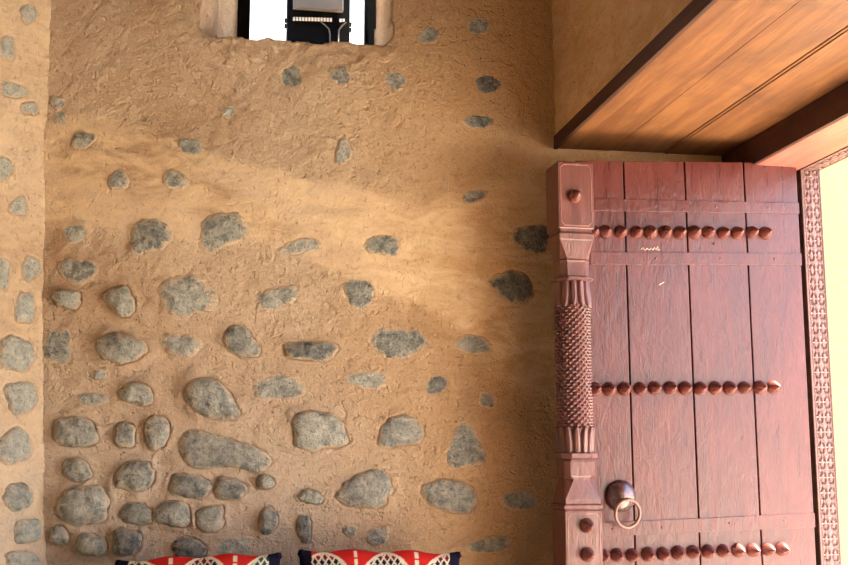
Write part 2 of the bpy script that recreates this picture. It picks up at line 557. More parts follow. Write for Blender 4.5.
def niche_depth(X, Z):
    """0 on the wall face, growing to ND inside; the left cheek is splayed"""
    wob = 0.008 * fbm(X * 18, Z * 18, 3)
    Zr = NZ0 + 0.012 * fbm(X * 14 + 3, X * 0 + 2, 3)
    tl = np.clip((X + wob - NX0) / max(WB0 - NX0, 0.02), 0, 1)
    tr = np.clip((NX1 + wob - X) / max(NX1 - WB1, 0.02), 0, 1)
    tb = np.clip((Z - Zr) / 0.024, 0, 1)
    tt = np.clip((NZ1 - Z + wob) / 0.03, 0, 1)
    # rounded lower corners
    rc = 0.05
    cx0, cx1, cz = NX0 + rc, NX1 - rc, Zr + rc
    dl = np.hypot(np.minimum(X - cx0, 0), np.minimum(Z - cz, 0))
    dr = np.hypot(np.maximum(X - cx1, 0), np.minimum(Z - cz, 0))
    tc = np.clip((rc + wob - np.maximum(dl, dr)) / 0.02, 0, 1)
    tl = np.where(tl > 0, 0.12 * sstep(0, 0.10, tl) + 0.88 * tl, 0)
    return ND * np.minimum.reduce([tl, tr, tb, tt, np.where((Z < cz), np.maximum(tc, 0), 1)])


def make_back_wall():
    fx = np.arange(-0.92, XR + 0.03, 0.0075)
    xs = np.r_[fx, np.linspace(fx[-1] + 0.03, XO - 0.002, 24)]
    zs = np.r_[np.linspace(0, 0.86, 12), np.arange(0.88, 3.36, 0.0075), np.linspace(3.38, CEIL, 30)]
    X, Z = np.meshgrid(xs, zs)
    H = base_h(X, Z)
    for st in stones:
        c, w, tn, cv, pr = st
        R = np.abs(w - c).max() * 1.9
        i0, i1 = np.searchsorted(xs, [c[0] - R, c[0] + R]); j0, j1 = np.searchsorted(zs, [c[1] - R, c[1] + R])
        if i1 <= i0 or j1 <= j0: continue
        sub = (slice(j0, j1), slice(i0, i1))
        r = rho_field(X[sub], Z[sub], st)
        fillet = (0.62 * max(pr, 0) if pr > 0.009 else 0.0) * np.exp(-np.clip(r - 0.96, 0, 9) ** 2 / 0.26 ** 2) * (0.75 + 0.7 * fbm(X[sub] * 20, Z[sub] * 20, 2))
        dip = -0.5 * min(pr, 0) - 0.012 * (1 - sstep(0.55, 0.80, r)) if pr <= 0.010 else -0.020 * (1 - sstep(0.78, 1.0, r + 0.10 * fbm(X[sub] * 45, Z[sub] * 45, 2)))
        groove = -0.0015 * np.exp(-((r - 1.0) / 0.07) ** 2) * (1 if pr > 0.012 else 0.0)
        H[sub] += np.where(r < 1.0, 0, 0) + fillet * (r > 0.5) + np.minimum(dip, 0) + groove
    ND_ = niche_depth(X, Z)
    Y = YB - H * (1 - ND_ / ND * 0.8) + ND_
    Y = np.where(X > XR + 0.02, YB - 0.5 * H, Y)
    nz, nx = X.shape
    verts = np.c_[X.ravel(), Y.ravel(), Z.ravel()]
    idx = np.arange(nz * nx).reshape(nz, nx)
    deep = ND_ > ND * 0.985
    a, b, c, d = idx[:-1, :-1], idx[:-1, 1:], idx[1:, 1:], idx[1:, :-1]
    hole = deep[:-1, :-1] & deep[:-1, 1:] & deep[1:, 1:] & deep[1:, :-1]
    keep = ~hole.ravel()
    faces = np.c_[a.ravel(), b.ravel(), c.ravel(), d.ravel()][keep]
    me = bpy.data.meshes.new('wall_back')
    me.from_pydata(verts.tolist(), [], faces.tolist())
    for nm, val in (('smooth', smooth_patch(X, Z) * (ND_ < 0.01)), ('smear_shade', smear_shade_patch(X, Z))):
        at_ = me.attributes.new(nm, 'FLOAT', 'POINT')
        at_.data.foreach_set('value', val.ravel().astype(np.float32))
    o = link('wall_back', me, M_mud, None, True)
    return tag(o, 'mud plastered back wall with river stones set in it', 'wall', kind='structure')


wall_back = make_back_wall()


FINE = 0.007


def ring_faces(n, m):
    faces = [(0, 1 + k, 1 + (k + 1) % n) for k in range(n)]
    for j in range(m - 2):
        for k in range(n):
            a = 1 + j * n + k; b = 1 + j * n + (k + 1) % n
            faces.append((a, a + n, b + n, b))
    return faces


def stone_mesh(st, place, seed):
    """domed stone; place(x, z, h) turns wall coordinates and relief into a point"""
    c, w, tn, cv, pr = st
    n = len(w)
    rings = [0.0, .14, .28, .42, .55, .67, .78, .87, .94, 1.0, 1.05]
    V, rim = [], []
    pts = []
    for r in rings[1:]:
        pts.append(c + (w - c) * r)
    P = np.vstack([c[None]] + pts)
    R = np.r_[0, np.repeat(rings[1:], n)]
    size = np.abs(w - c).max()
    lump = fbm(P[:, 0] * 0.55 / size + seed * 3.7, P[:, 1] * 0.55 / size + seed, 3)
    fine = fbm(P[:, 0] * 38 + seed, P[:, 1] * 38, 3)
    dome = 1 - np.clip(R, 0, 1) ** 3.2
    prr = max(pr, 0.0)
    h = base_h(P[:, 0], P[:, 1]) + (prr + 0.004) * dome + lump * (0.30 * prr + 0.002) * (1 - R ** 4 * 0.8) + fine * FINE * (1 - 0.5 * R)
    h += min(pr, 0) * 1.0
    if pr <= 0.010:
        h = base_h(P[:, 0], P[:, 1]) + pr * dome + lump * 0.004 + fine * FINE * 0.8 + 0.0025 * (1 - sstep(0.70, 0.95, R)) - 0.006 * sstep(0.85, 1.05, R)
        V = [place(p[0], p[1], hh) for p, hh in zip(P, h)]
        return V, ring_faces(n, len(rings)), R
    h += np.where(R > 0.9, -0.12 * (R - 0.9), 0) * (1 if pr > 0 else 0.6) + 0.002 * (1 - sstep(0.75, 0.98, R)) + 0.35 * prr * (1 - sstep(0.80, 1.0, R))
    V = [place(p[0], p[1], hh) for p, hh in zip(P, h)]
    faces = []
    for k in range(n):
        faces.append((0, 1 + k, 1 + (k + 1) % n))
    for j in range(len(rings) - 2):
        for k in range(n):
            a = 1 + j * n + k; b = 1 + j * n + (k + 1) % n
            faces.append((a, a + n, b + n, b))
    return V, faces, R


def add_stone(st, parent, place, seed, flip=False):
    V, faces, R = stone_mesh(st, place, seed)
    # traced outlines run clockwise in the picture
    me = bpy.data.meshes.new('embedded_stone')
    me.from_pydata([tuple(v) for v in V], [], faces)
    bm = bmesh.new(); bm.from_mesh(me)
    bm.normal_update()
    s = sum((f.normal.y if not flip else f.normal.y - f.normal.x) for f in bm.faces)
    if s > 0:
        bmesh.ops.reverse_faces(bm, faces=bm.faces[:])
    bm.to_mesh(me); bm.free()
    for nm, val in (('rim', R), ('cover', np.full(len(R), st[3])), ('tone', np.full(len(R), st[2]))):
        a = me.attributes.new(nm, 'FLOAT', 'POINT')
        a.data.foreach_set('value', val.astype(np.float32))
    o = link('embedded_stone', me, M_stone, parent, True)
    o['label'] = ('dark grey' if st[2] > .7 else 'grey' if st[2] > .34 else 'pale') + ' stone set in the mud plaster'
    return o


for i, st in enumerate(stones):
    add_stone(st, wall_back, lambda x, z, h: (x, YB - h, z), i)

# ------------------------------------------------------------------ left wall (runs towards the viewer)


SPLAY = math.radians(38)
LD = (-math.sin(SPLAY), -math.cos(SPLAY))      # along the wall, away from the corner
LN = (math.cos(SPLAY), -math.sin(SPLAY))       # its face


def left_at(sv, z, h):
    """point on the splayed pier: sv metres from the corner, relief h; straight on after 0.8 m"""
    x0 = float(left_x(z))
    if sv <= 0.8:
        return (x0 + LD[0] * sv + LN[0] * h, YB + LD[1] * sv + LN[1] * h, z)
    return (x0 + LD[0] * 0.8 + h, YB + LD[1] * 0.8 - (sv - 0.8), z)


def left_hit(px, py):
    d = ray(px, py)
    z = 2.0
    for _ in range(4):
        c = Vector((float(left_x(z)), YB, 0))
        n = Vector((LN[0], LN[1], 0))
        t = (c - EYE).dot(n) / d.dot(n)
        p = EYE + d * t
        z = p.z
    return (p.x - c.x) * LD[0] + (p.y - c.y) * LD[1], z


def left_h(S_, Z):
    return 0.5 * _bh(S_ + 7.0, Z)


def make_left_wall():
    ss = np.r_[np.arange(-0.04, 0.5, 0.0085), np.linspace(0.52, 0.80, 8), np.linspace(0.84, 7.2, 20)]
    zs = np.r_[np.linspace(0, 0.86, 10), np.arange(0.88, 3.4, 0.0085), np.linspace(3.44, CEIL, 12)]
    Sg, Z = np.meshgrid(ss, zs)
    H = left_h(Sg, Z)
    for st in lstones:
        c, w, tn, cv, pr = st
        R = np.abs(w - c).max() * 1.9
        i0, i1 = np.searchsorted(ss, [c[0] - R, c[0] + R]); j0, j1 = np.searchsorted(zs, [c[1] - R, c[1] + R])
        if i1 <= i0 or j1 <= j0: continue
        sub = (slice(j0, j1), slice(i0, i1))
        r = rho_field(Sg[sub], Z[sub], st)
        H[sub] += (0.5 * max(pr, 0) + 0.001) * np.exp(-np.clip(r - 0.96, 0, 9) ** 2 / 0.06) * (r > .5) - 0.018 * (1 - sstep(0.78, 1.0, r))
    H = H * sstep(-0.02, 0.03, Sg)
    verts = [left_at(a, b, h) for a, b, h in zip(Sg.ravel(), Z.ravel(), H.ravel())]
    nz, ny = Sg.shape
    idx = np.arange(nz * ny).reshape(nz, ny)
    a, b, c, d = idx[:-1, :-1], idx[:-1, 1:], idx[1:, 1:], idx[1:, :-1]
    faces = np.c_[a.ravel(), d.ravel(), c.ravel(), b.ravel()]
    me = bpy.data.meshes.new('wall_left')
    me.from_pydata(verts, [], faces.tolist())
    at_ = me.attributes.new('smooth', 'FLOAT', 'POINT')
    at_.data.foreach_set('value', (np.full(Sg.size, 0.6)).astype(np.float32))
    at_ = me.attributes.new('smear_shade', 'FLOAT', 'POINT')
    at_.data.foreach_set('value', np.zeros(Sg.size, np.float32))
    o = link('wall_left', me, M_mud, None, True)
    return tag(o, 'pale mud plastered left wall with river stones', 'wall', kind='structure')


LS = [(28,14,9,9,-20,.6,.1,.004),(7,48,9,12,0,.45,.1,.006),(13,90,14,8,10,.2,.12,.006),(30,108,9,7,0,.4,.3,.004),(4,168,8,13,0,.2,.1,.008),
      (18,207,9,9,0,.1,.1,.006),(1,273,8,16,0,.3,.0,.01),(30,268,10,13,0,.15,.08,.010),(24,308,10,17,0,.15,.05,.008),(14,354,18,18,8,.15,-.1,.018),
      (20,397,18,16,-15,.15,-.1,.016),(13,447,18,19,5,.2,-.02,.014),(17,497,17,14,-10,.75,-.05,.012),(28,531,15,13,-10,.3,-.1,.014),(20,560,16,10,0,.3,-.1,.014)]
_bh = base_h
rs = random.Random(9)
lstones = []
for q in LS:
    pl = ellipse_poly(*q[:5], rs)
    w = np.array([left_hit(min(x, 40.5), y) for x, y in pl])
    w = w.mean(0) + (w - w.mean(0)) * 1.07
    lstones.append((w.mean(0), w, q[5] - 0.35, q[6], q[7]))
wall_left = make_left_wall()
base_h = left_h
FINE = 0.003
for i, st in enumerate(lstones):
    add_stone(st, wall_left, left_at, 100 + i, True)
base_h = _bh

# ------------------------------------------------------------------ doorway wall on the right
YN = 1.95                                     # near jamb of the doorway
ZFASC = ZS + 0.055                            # top of the lintel plank edge


def make_right_wall():
    ys = np.r_[np.arange(YN - 0.05, YB + 0.02, 0.012)]
    zs = np.r_[np.arange(ZFASC - 0.002, 3.5, 0.012), np.linspace(3.53, CEIL, 12)]
    Y, Z = np.meshgrid(ys, zs)
    H = base_h(Y + 23.0, Z) * 0.8
    H = H * sstep(0.0, 0.05, Z - ZFASC)
    X = XR - H
    nz, ny = Y.shape
    n0 = nz * ny
    verts = np.c_[X.ravel(), Y.ravel(), Z.ravel()].tolist()
    idx = np.arange(n0).reshape(nz, ny)
    a, b, c, d = idx[:-1, :-1], idx[:-1, 1:], idx[1:, 1:], idx[1:, :-1]
    faces = np.c_[a.ravel(), b.ravel(), c.ravel(), d.ravel()].tolist()
    # body of the wall above the doorway
    def bx(x0, x1, y0, y1, z0, z1):
        k = len(verts)
        verts.extend([(x0, y0, z0), (x1, y0, z0), (x1, y1, z0), (x0, y1, z0), (x0, y0, z1), (x1, y0, z1), (x1, y1, z1), (x0, y1, z1)])
        for f in ((3, 2, 1, 0), (4, 5, 6, 7), (0, 1, 5, 4), (1, 2, 6, 5), (2, 3, 7, 6), (3, 0, 4, 7)):
            faces.append([k + q for q in f])
    bx(XR + 0.02, XO, YN - 0.05, YB, ZFASC + 0.0, CEIL)
    bx(XR, XO, -2.6, YN, 0.0, CEIL)           # near side of the doorway
    me = bpy.data.meshes.new('wall_right')
    me.from_pydata(verts, [], faces)
    me.polygons.foreach_set('use_smooth', [i < (nz - 1) * (ny - 1) for i in range(len(faces))])
    for nm in ('smooth', 'smear_shade'):
        at_ = me.attributes.new(nm, 'FLOAT', 'POINT')
        at_.data.foreach_set('value', np.full(len(verts), 0.45 if nm == 'smooth' else 0.3, np.float32))
    o = link('wall_right', me, M_mud, None, False)
    me.polygons.foreach_set('use_smooth', [i < (nz - 1) * (ny - 1) for i in range(len(faces))])
    return tag(o, 'thick mud plastered wall above the doorway', 'wall', kind='structure')


make_right_wall()

# plank soffit under the lintel
trim = empty('trim_1', (XR, YN, ZS))
tag(trim, 'orange brown plank soffit under the thick doorway wall', 'soffit', kind='structure')
seams = [XR + 0.012, atz(638, 129, ZS).x, atz(698, 129, ZS).x, XH + 0.02]
for k in range(3):
    o = box('soffit_plank', seams[k] + 0.0018, seams[k + 1] - 0.0018, YN - 0.02, YB - 0.005, ZS + 0.002 * (k % 2), ZS + 0.045, M_soffit, None, 0.003)
    o.parent = trim; o.matrix_parent_inverse = Matrix.Translation(-trim.location)
# thin moulding beside the second seam
o = box('seam_moulding', seams[2] + 0.014, seams[2] + 0.021, YN, YB - 0.01, ZS - 0.004, ZS + 0.01, M_soffit, None, 0.001)
o.parent = trim; o.matrix_parent_inverse = Matrix.Translation(-trim.location)
o = box('lintel_edge', XR - 0.006, XR + 0.0115, YN - 0.02, YB - 0.005, ZS - 0.004, ZFASC, M_darkwood, None, 0.003)
o['label'] = 'dark weathered edge of the lintel'
o.parent = trim; o.matrix_parent_inverse = Matrix.Translation(-trim.location)

# carved frame ------------------------------------------------------------
frame = empty('trim_2', (XF, YJ, 0))
tag(frame, 'carved wooden door frame with dark header beam', 'door frame', kind='structure')


def under(o, p):
    o.parent = p
    o.matrix_parent_inverse = Matrix.Translation(-p.location)
    return o


under(box('header_beam', XH, XF - 0.002, YN - 0.02, YB - 0.01, ZH, ZS - 0.001, M_header, None, 0.004), frame)


def carve(U, V, period):
    """depth of the carved ring motif; two columns across a strip 2 units wide"""
    u = (np.mod(U, 1.0) - 0.5) * 2
    v = (np.mod(V / period, 1.0) - 0.5) * 2
    r = (np.abs(u / 0.74) ** 2.6 + np.abs(v / 0.84) ** 2.6) ** (1 / 2.6)
    th = np.arctan2(v, u)
    gap = sstep(0.10, 0.35, np.abs(np.sin(2 * th)))
    g = np.exp(-((r - 0.80) / 0.26) ** 2) * gap
    ln = np.exp(-((np.abs(v) - 1.0) / 0.10) ** 2) * 0.35
    return 0.0065 * np.clip(g + ln, 0, 1)


def carved_strip(name, L, W, place, mat, period=0.0615, x0=0.10, x1=0.92):
    us = np.linspace(0, 1, 34)
    vs = np.linspace(0, L, int(L / 0.0034))
    U, V = np.meshgrid(us, vs)
    inside = (U > x0) & (U < x1)
    D = np.where(inside, carve((U - x0) / (x1 - x0) * 2, V, period * 1.0), 0)
    D += 0.004 * np.exp(-((U - x0) / 0.02) ** 2) + 0.004 * np.exp(-((U - x1) / 0.02) ** 2)
    D = np.where((U < 0.001) | (U > 0.999), 0.0, D)
    pts = [place(u * W, v, d) for u, v, d in zip(U.ravel(), V.ravel(), D.ravel())]
    nv, nu = U.shape
    idx = np.arange(nv * nu).reshape(nv, nu)
    a, b, c, d = idx[:-1, :-1], idx[:-1, 1:], idx[1:, 1:], idx[1:, :-1]
    faces = np.c_[a.ravel(), b.ravel(), c.ravel(), d.ravel()].tolist()
    # closed body behind the carving
    n0 = len(pts)
    for (iu, iv) in ((0, 0), (nu - 1, 0), (nu - 1, nv - 1), (0, nv - 1)):
        p = place(us[iu] * W, vs[iv], 0.06)
        pts.append(p)
    q = [n0, n0 + 1, n0 + 2, n0 + 3]
    faces.append(q[::-1])
    faces.append(list(idx[0, ::-1]) + [q[0], q[1]])
    faces.append(list(idx[-1, :]) + [q[2], q[3]])
    faces.append(list(idx[:, 0]) + [q[3], q[0]])
    faces.append(list(idx[::-1, -1]) + [q[1], q[2]])
    bm = bmesh.new()
    bv = [bm.verts.new(p) for p in pts]
    for f in faces:
        try: bm.faces.new([bv[int(i)] for i in f])
        except ValueError: pass
    return from_bm(name, bm, mat)


under(carved_strip('carved_jamb', ZF, XO - XF, lambda u, v, d: (XF + u, YJ + d, v), M_carved), frame)
under(box('jamb_core', XF + 0.004, XO - 0.004, YJ + 0.05, YB - 0.012, 0.0, ZF, M_header), frame)
LL = YJ - YN
under(carved_strip('carved_lintel', LL + 0.3, XO - XF, lambda u, v, d: (XF + u, YJ + 0.06 - v, ZF + d), M_carved), frame)
under(box('lintel_block', XF, XO - 0.003, YN - 0.2, YB - 0.012, ZF + 0.055, ZS + 0.05, M_header, None, 0.003), frame)

hb = under(box('header_shade_board', XH - 0.014, XH - 0.0005, YN - 0.02, YB - 0.01, ZH + 0.002, ZS - 0.001, M_darkwood, None, 0.002), frame)  # added dark board: paints the beam's inner face as shaded
hb['label'] = 'inner face of the header beam, darkened as shade'
under(box('rebate_shade_sheet', XF - 0.0022, XF - 0.0004, YN - 0.2, YB - 0.012, ZF + 0.001, ZH - 0.001, M_darkwood), frame)  # added dark sheet: shade on the lintel's inward face
under(box('rebate_shade_sheet', XF - 0.0022, XF - 0.0004, YJ + 0.002, YB - 0.012, 0.0, ZF, M_darkwood), frame)  # added dark sheet: shade in the gap between door and jamb

# outside ------------------------------------------------------------------
o = box('wall_outside', XO + 0.001, 2.80, YJ + 0.02, 5.0, 0.0, CEIL, M_cream, None, 0.0)
tag(o, 'sunlit cream rendered outer reveal beyond the door frame', 'wall', kind='structure')
o = box('floor_outside', XO + 0.001, 14.0, -10, 14, -0.06, -0.005, M_sand)
tag(o, 'sandy ground outside the doorway', 'ground', kind='structure')
o = box('floor', -1.9, XO, -2.6, YB + 0.02, -0.08, 0.0, M_sand)
tag(o, 'sandy floor of the room', 'floor', kind='structure')
o = box('wall_rear', -1.9, XO, -2.72, -2.6, 0.0, CEIL, M_darkwood)  # unseen, added and kept dark to reduce fill light from behind
tag(o, 'unseen dark wall added behind the viewer to cut fill light', 'wall', kind='structure')
o = box('ceiling', -1.9, XO, -2.6, YB + 0.3, CEIL, CEIL + 0.12, M_darkwood)
tag(o, 'dark wooden ceiling of the room', 'ceiling', kind='structure')

# ------------------------------------------------------------------ window in the niche
ZW = NZ0 - 0.02
win = empty('window_1', ((WB0 + WB1) / 2, YB + ND + 0.03, ZW))
tag(win, 'small unglazed window opening with dark wooden frame posts', 'window', kind='structure')
YW = YB + ND + 0.004
xa, xb = WB0 - 0.03, at(250, 20, YW).x
under(box('frame_post', xa, xb, YW, YW + 0.05, ZW, NZ1, M_black, None, 0.003), win)
xc, xd = at(365, 20, YW).x, WB1 + 0.02
under(box('frame_post', xc, xd, YW, YW + 0.05, ZW, NZ1, M_black, None, 0.003), win)
under(box('frame_rail', xb, xc, YW, YW + 0.05, NZ1 - 0.08, NZ1, M_black, None, 0.003), win)
under(box('frame_sill', xb, xc, YW, YW + 0.05, ZW - 0.03, ZW + 0.004, M_darkwood, None, 0.003), win)

# dark electrical cabinet seen through the window, on a pole of its own
YE = 5.25
def E(px, py, Y=YE): return at(px, py, Y)
cab = empty('utility_cabinet', (E(318, 0).x, YE + 0.05, 0))
tag(cab, 'dark utility cabinet with grey cover seen through the small window', 'cabinet')
ex0, ex1 = E(287, 20).x, E(350, 20).x
under(box('casing', ex0, ex1, YE, YE + 0.12, E(300, 46).z, E(300, -50).z, M_black, None, 0.004), cab)
under(box('grey_cover', E(293, 5).x, E(343, 5).x, YE - 0.03, YE, E(300, 10.5).z, E(300, -46).z, M_screen, None, 0.006), cab)
for k in range(13):
    px = 293 + k * 3.05
    under(box('terminal', E(px, 19).x, E(px + 2.2, 19).x, YE - 0.012, YE, E(px, 20.6 + 0.08 * k).z, E(px, 17.8 + 0.08 * k).z, M_white, None, 0.0), cab)
for px in (339.5, 342.5):
    under(box('terminal', E(px, 19).x, E(px + 2, 19).x, YE - 0.012, YE, E(px, 22).z, E(px, 19.6).z, M_white, None, 0.0), cab)
v, f = tube_mesh([E(320, 21, YE - .01), E(325, 25, YE - .012), E(329, 29, YE - .012), E(330, 34, YE - .012), E(330, 46, YE - .01)], 0.0035, 8)
under(from_py('cable', v, f, M_screen, None, True), cab)
v, f = tube_mesh([E(346, 22, YE - .01), E(342, 26, YE - .012), E(339, 30, YE - .012), E(338.5, 36, YE - .012), E(338.5, 46, YE - .01)], 0.0035, 8)
under(from_py('cable', v, f, M_screen, None, True), cab)
for zz in (18.5, 24):
    under(box('side_clip', ex0 - 0.012, ex0 + 0.002, YE + 0.02, YE + 0.06, E(300, zz + 1).z, E(300, zz - 1).z, M_black, None, 0), cab)
    under(box('side_clip', ex1 - 0.002, ex1 + 0.012, YE + 0.02, YE + 0.06, E(300, zz + 1).z, E(300, zz - 1).z, M_black, None, 0), cab)
v, f = tube_mesh([(E(318, 0).x, YE + 0.06, 0.0), (E(318, 0).x, YE + 0.06, E(318, 44).z)], 0.035, 14)
under(from_py('pole', v, f, M_black, None, True), cab)
o = box('wall_yard', -6, 5.0, 7.2, 7.4, 0.0, 6.5, M_whitewash)  # added to screen the niche from open sky
tag(o, 'whitewashed wall added behind the small window to hold back sky light', 'wall', kind='structure')
o = box('floor_yard', -6, XO, YB + 0.9 - 0.4, 12, -0.06, 0.0, M_sand)
tag(o, 'sandy yard behind the back wall', 'ground', kind='structure')

# ------------------------------------------------------------------ door leaf
DR = math.radians(2.5)
HX, HY = XF - 0.006, 4.105
door = empty('door_1', (HX, HY, 0.0), DR)
tag(door, 'maroon painted wooden door leaf with rows of pointed studs', 'door', kind='structure')
dn = Vector((math.sin(DR), -math.cos(DR), 0))        # front normal (towards the viewer)
dx = Vector((math.cos(DR), math.sin(DR), 0))


def DL(px, py, off=0.0):
    """photo measurement -> (x, z) on the door's own front plane, off metres proud of it"""
    d = ray(px, py)
    o0 = Vector((HX, HY, 0)) + dn * off
    t = (o0 - EYE).dot(dn) / d.dot(dn)
    p = EYE + d * t - o0
    return p.dot(dx), p.z


LT = 0.055                                   # leaf thickness
ZB = 0.04


def line_at(p, q, z):
    t = (z - p[1]) / (q[1] - p[1])
    return p[0] + (q[0] - p[0]) * t


eL = (DL(590, 165), DL(598, 500))
s1 = (DL(623.5, 165), DL(635, 545))
s2 = (DL(684.4, 165), DL(699.8, 545))
s3 = (DL(743.4, 165), DL(761.5, 545))
eR = (DL(796.5, 175), DL(815, 540))
lines = [eL, s1, s2, s3, eR]
topz = [DL(590, 161.3)[1], DL(623, 161.3)[1], DL(684, 161.6)[1], DL(743, 162.2)[1], DL(796, 162.5)[1]]
for k in range(4):
    a, b = lines[k], lines[k + 1]
    ga = 0.0032 if k else -0.06
    gb = 0.0032 if k < 3 else 0.0
    quad = [(line_at(*a, ZB) + ga, ZB), (line_at(*b, ZB) - gb, ZB), (line_at(*b, topz[k + 1]) - gb, topz[k + 1]), (line_at(*a, topz[k]) + ga, topz[k])]
    slab('plank', quad, 0.0, LT - 0.004, M_paint, door, 0.0025)
# dark backing boards behind the joints
slab('backing_board', [(line_at(*eL, ZB), ZB), (line_at(*eR, ZB) - .01, ZB), (line_at(*eR, topz[4]) - .01, topz[4] - .01), (line_at(*eL, topz[0]), topz[0] - .01)], LT - 0.02, LT + 0.01, M_darkwood, door)


def rail(yl0, yr0, yl1, yr1, proud=0.005):
    """cross rail given its upper and lower edge heights in the photo at x = 590 and x = 805"""
    a, b = DL(590, yl1), DL(805, yr1)
    c, d = DL(805, yr0), DL(590, yl0)
    q = [(line_at(*eL, a[1]) - .01, a[1]), (line_at(*eR, b[1]) + .002, b[1]), (line_at(*eR, c[1]) + .002, c[1]), (line_at(*eL, d[1]) - .01, d[1])]
    return slab('rail', q, -proud, 0.012, M_paint, door, 0.002)


rail(198.6, 203.3, 211.2, 214.2)
rail(251.8, 253.6, 264.8, 265.6)
rail(522.8, 513.2, 537.0, 527.4)
# one more rail below the picture
slab('rail', [(-0.94, 0.62), (0.0, 0.63), (0.0, 0.73), (-0.94, 0.72)], -0.005, 0.012, M_paint, door, 0.002)


def stud_mesh(R=0.0268, Hh=0.058, n=24):
    prof = [(1.06, 0.0), (1.06, .03), (1.02, .10), (.98, .18), (.91, .30), (.79, .45), (.62, .61), (.43, .76), (.22, .90), (.08, .98), (.02, 1.0)]
    V, Fc = [], []
    for r, h in prof:
        for k in range(n):
            a = 2 * PI * k / n
            V.append((R * r * math.cos(a), -Hh * h, R * r * math.sin(a)))
    for j in range(len(prof) - 1):
        for k in range(n):
            l = (k + 1) % n
            Fc.append((j * n + k, j * n + l, (j + 1) * n + l, (j + 1) * n + k))
    Fc.append(tuple((len(prof) - 1) * n + k for k in range(n)))
    Fc.append(tuple(range(n))[::-1])
    me = bpy.data.meshes.new('stud')
    me.from_pydata(V, [], Fc)
    bm = bmesh.new(); bm.from_mesh(me); bmesh.ops.recalc_face_normals(bm, faces=bm.faces[:]); bm.to_mesh(me); bm.free()
    me.materials.append(M_stud)
    me.polygons.foreach_set('use_smooth', [True] * len(me.polygons))
    return me


SM = stud_mesh()
rows = [([594.7, 607, 622.5, 638, 652, 667, 681.5, 696, 710, 725, 739, 753.5, 767], 231.2, 232.2),
        ([596.5, 611, 626, 642, 656.5, 672, 687, 702, 717, 731.5, 746, 761.5, 775], 388.2, 386.6),
        ([591, 605, 619, 634, 650, 665, 680, 695, 710, 725, 740, 755, 770, 784], 556.2, 548.2)]
for xs_, yl, yr in rows:
    for px in xs_:
        py = yl + (yr - yl) * (px - 590) / 190 + random.uniform(-.5, .5)
        x, z = DL(px - 1.5, py + 0.6, 0.006)
        o = bpy.data.objects.new('stud', SM); C.objects.link(o); o.parent = door
        s = random.uniform(0.94, 1.05)
        o.location = (x, 0.0, z); o.scale = (s, 1, s); o.rotation_euler = (0, random.uniform(0, 6), 0)
# small rivets on the rails
RV = [(655.4, 206), (715.6, 207), (768, 208), (655.4, 258.5), (720, 259), (774, 259.3), (661.5, 527.5), (729, 523), (784, 520.5), (714, 243.7), (612, 529)]
sm2 = stud_mesh(0.0055, 0.005, 10); sm2.name = 'rivet'
for px, py in RV:
    x, z = DL(px, py)
    o = bpy.data.objects.new('rivet', sm2); C.objects.link(o); o.parent = door
    o.location = (x, -0.004, z)
# scratched illegible mark under the first row of studs
verts, faces = [], []
for a in ([(641, 249.5), (643, 247.8), (645, 250.2), (647, 248.3)], [(647, 248.3), (649, 250.2), (651, 248), (653, 250)], [(653, 250), (654.5, 247.6), (656, 250), (657.5, 246.6)], [(657.5, 246.6), (658, 250.4), (660, 249.8)], [(664, 282), (659, 285)][:2]):
    pts = [(lambda q: Vector((q[0], -0.0005, q[1])))(DL(*p)) for p in a]
    v, f = tube_mesh(pts, 0.0016, 6)
    k = len(verts); verts += v; faces += [tuple(i + k for i in q) for q in f]
o = from_py('scratched_mark', verts, faces, M_chalk, door)
o['label'] = 'small pale scratched mark'

# carved centre post ----------------------------------------------------------
PO = 0.062                                    # proud of the leaf
tl, tr_ = DL(558, 195, PO), DL(593.8, 195, PO)
bl, br_ = DL(565.5, 540, PO), DL(602.8, 540, PO)
pcx = lambda z: ((tl[0] + tr_[0]) / 2) + ((bl[0] + br_[0]) / 2 - (tl[0] + tr_[0]) / 2) * (z - tl[1]) / (bl[1] - tl[1])
HW = ((tr_[0] - tl[0]) + (br_[0] - bl[0])) / 4
zp = lambda py: DL(575, py, PO)[1]
post = empty('carved_post')
post.parent = door
PC = PO - HW                                 # centre line: front face sits PO proud


def chamfer_lathe(name, prof, parent, mat=None):
    """prof: list of (z, half width, chamfer); square section with cut corners"""
    bm = bmesh.new()
    rings = []
    for z, w, c in prof:
        c = max(c, 0.0005)
        cx = pcx(z)
        pts = [(w - c, -w), (w, -w + c), (w, w - c), (w - c, w), (-w + c, w), (-w, w - c), (-w, -w + c), (-w + c, -w)]
        rings.append([bm.verts.new((cx + x, y - PC, z)) for x, y in pts])
    for a, b in zip(rings, rings[1:]):
        for k in range(8):
            l = (k + 1) % 8
            bm.faces.new((a[k], a[l], b[l], b[k]))
    bm.faces.new(rings[0]); bm.faces.new(rings[-1][::-1])
    return from_bm(name, bm, mat or M_post, parent)


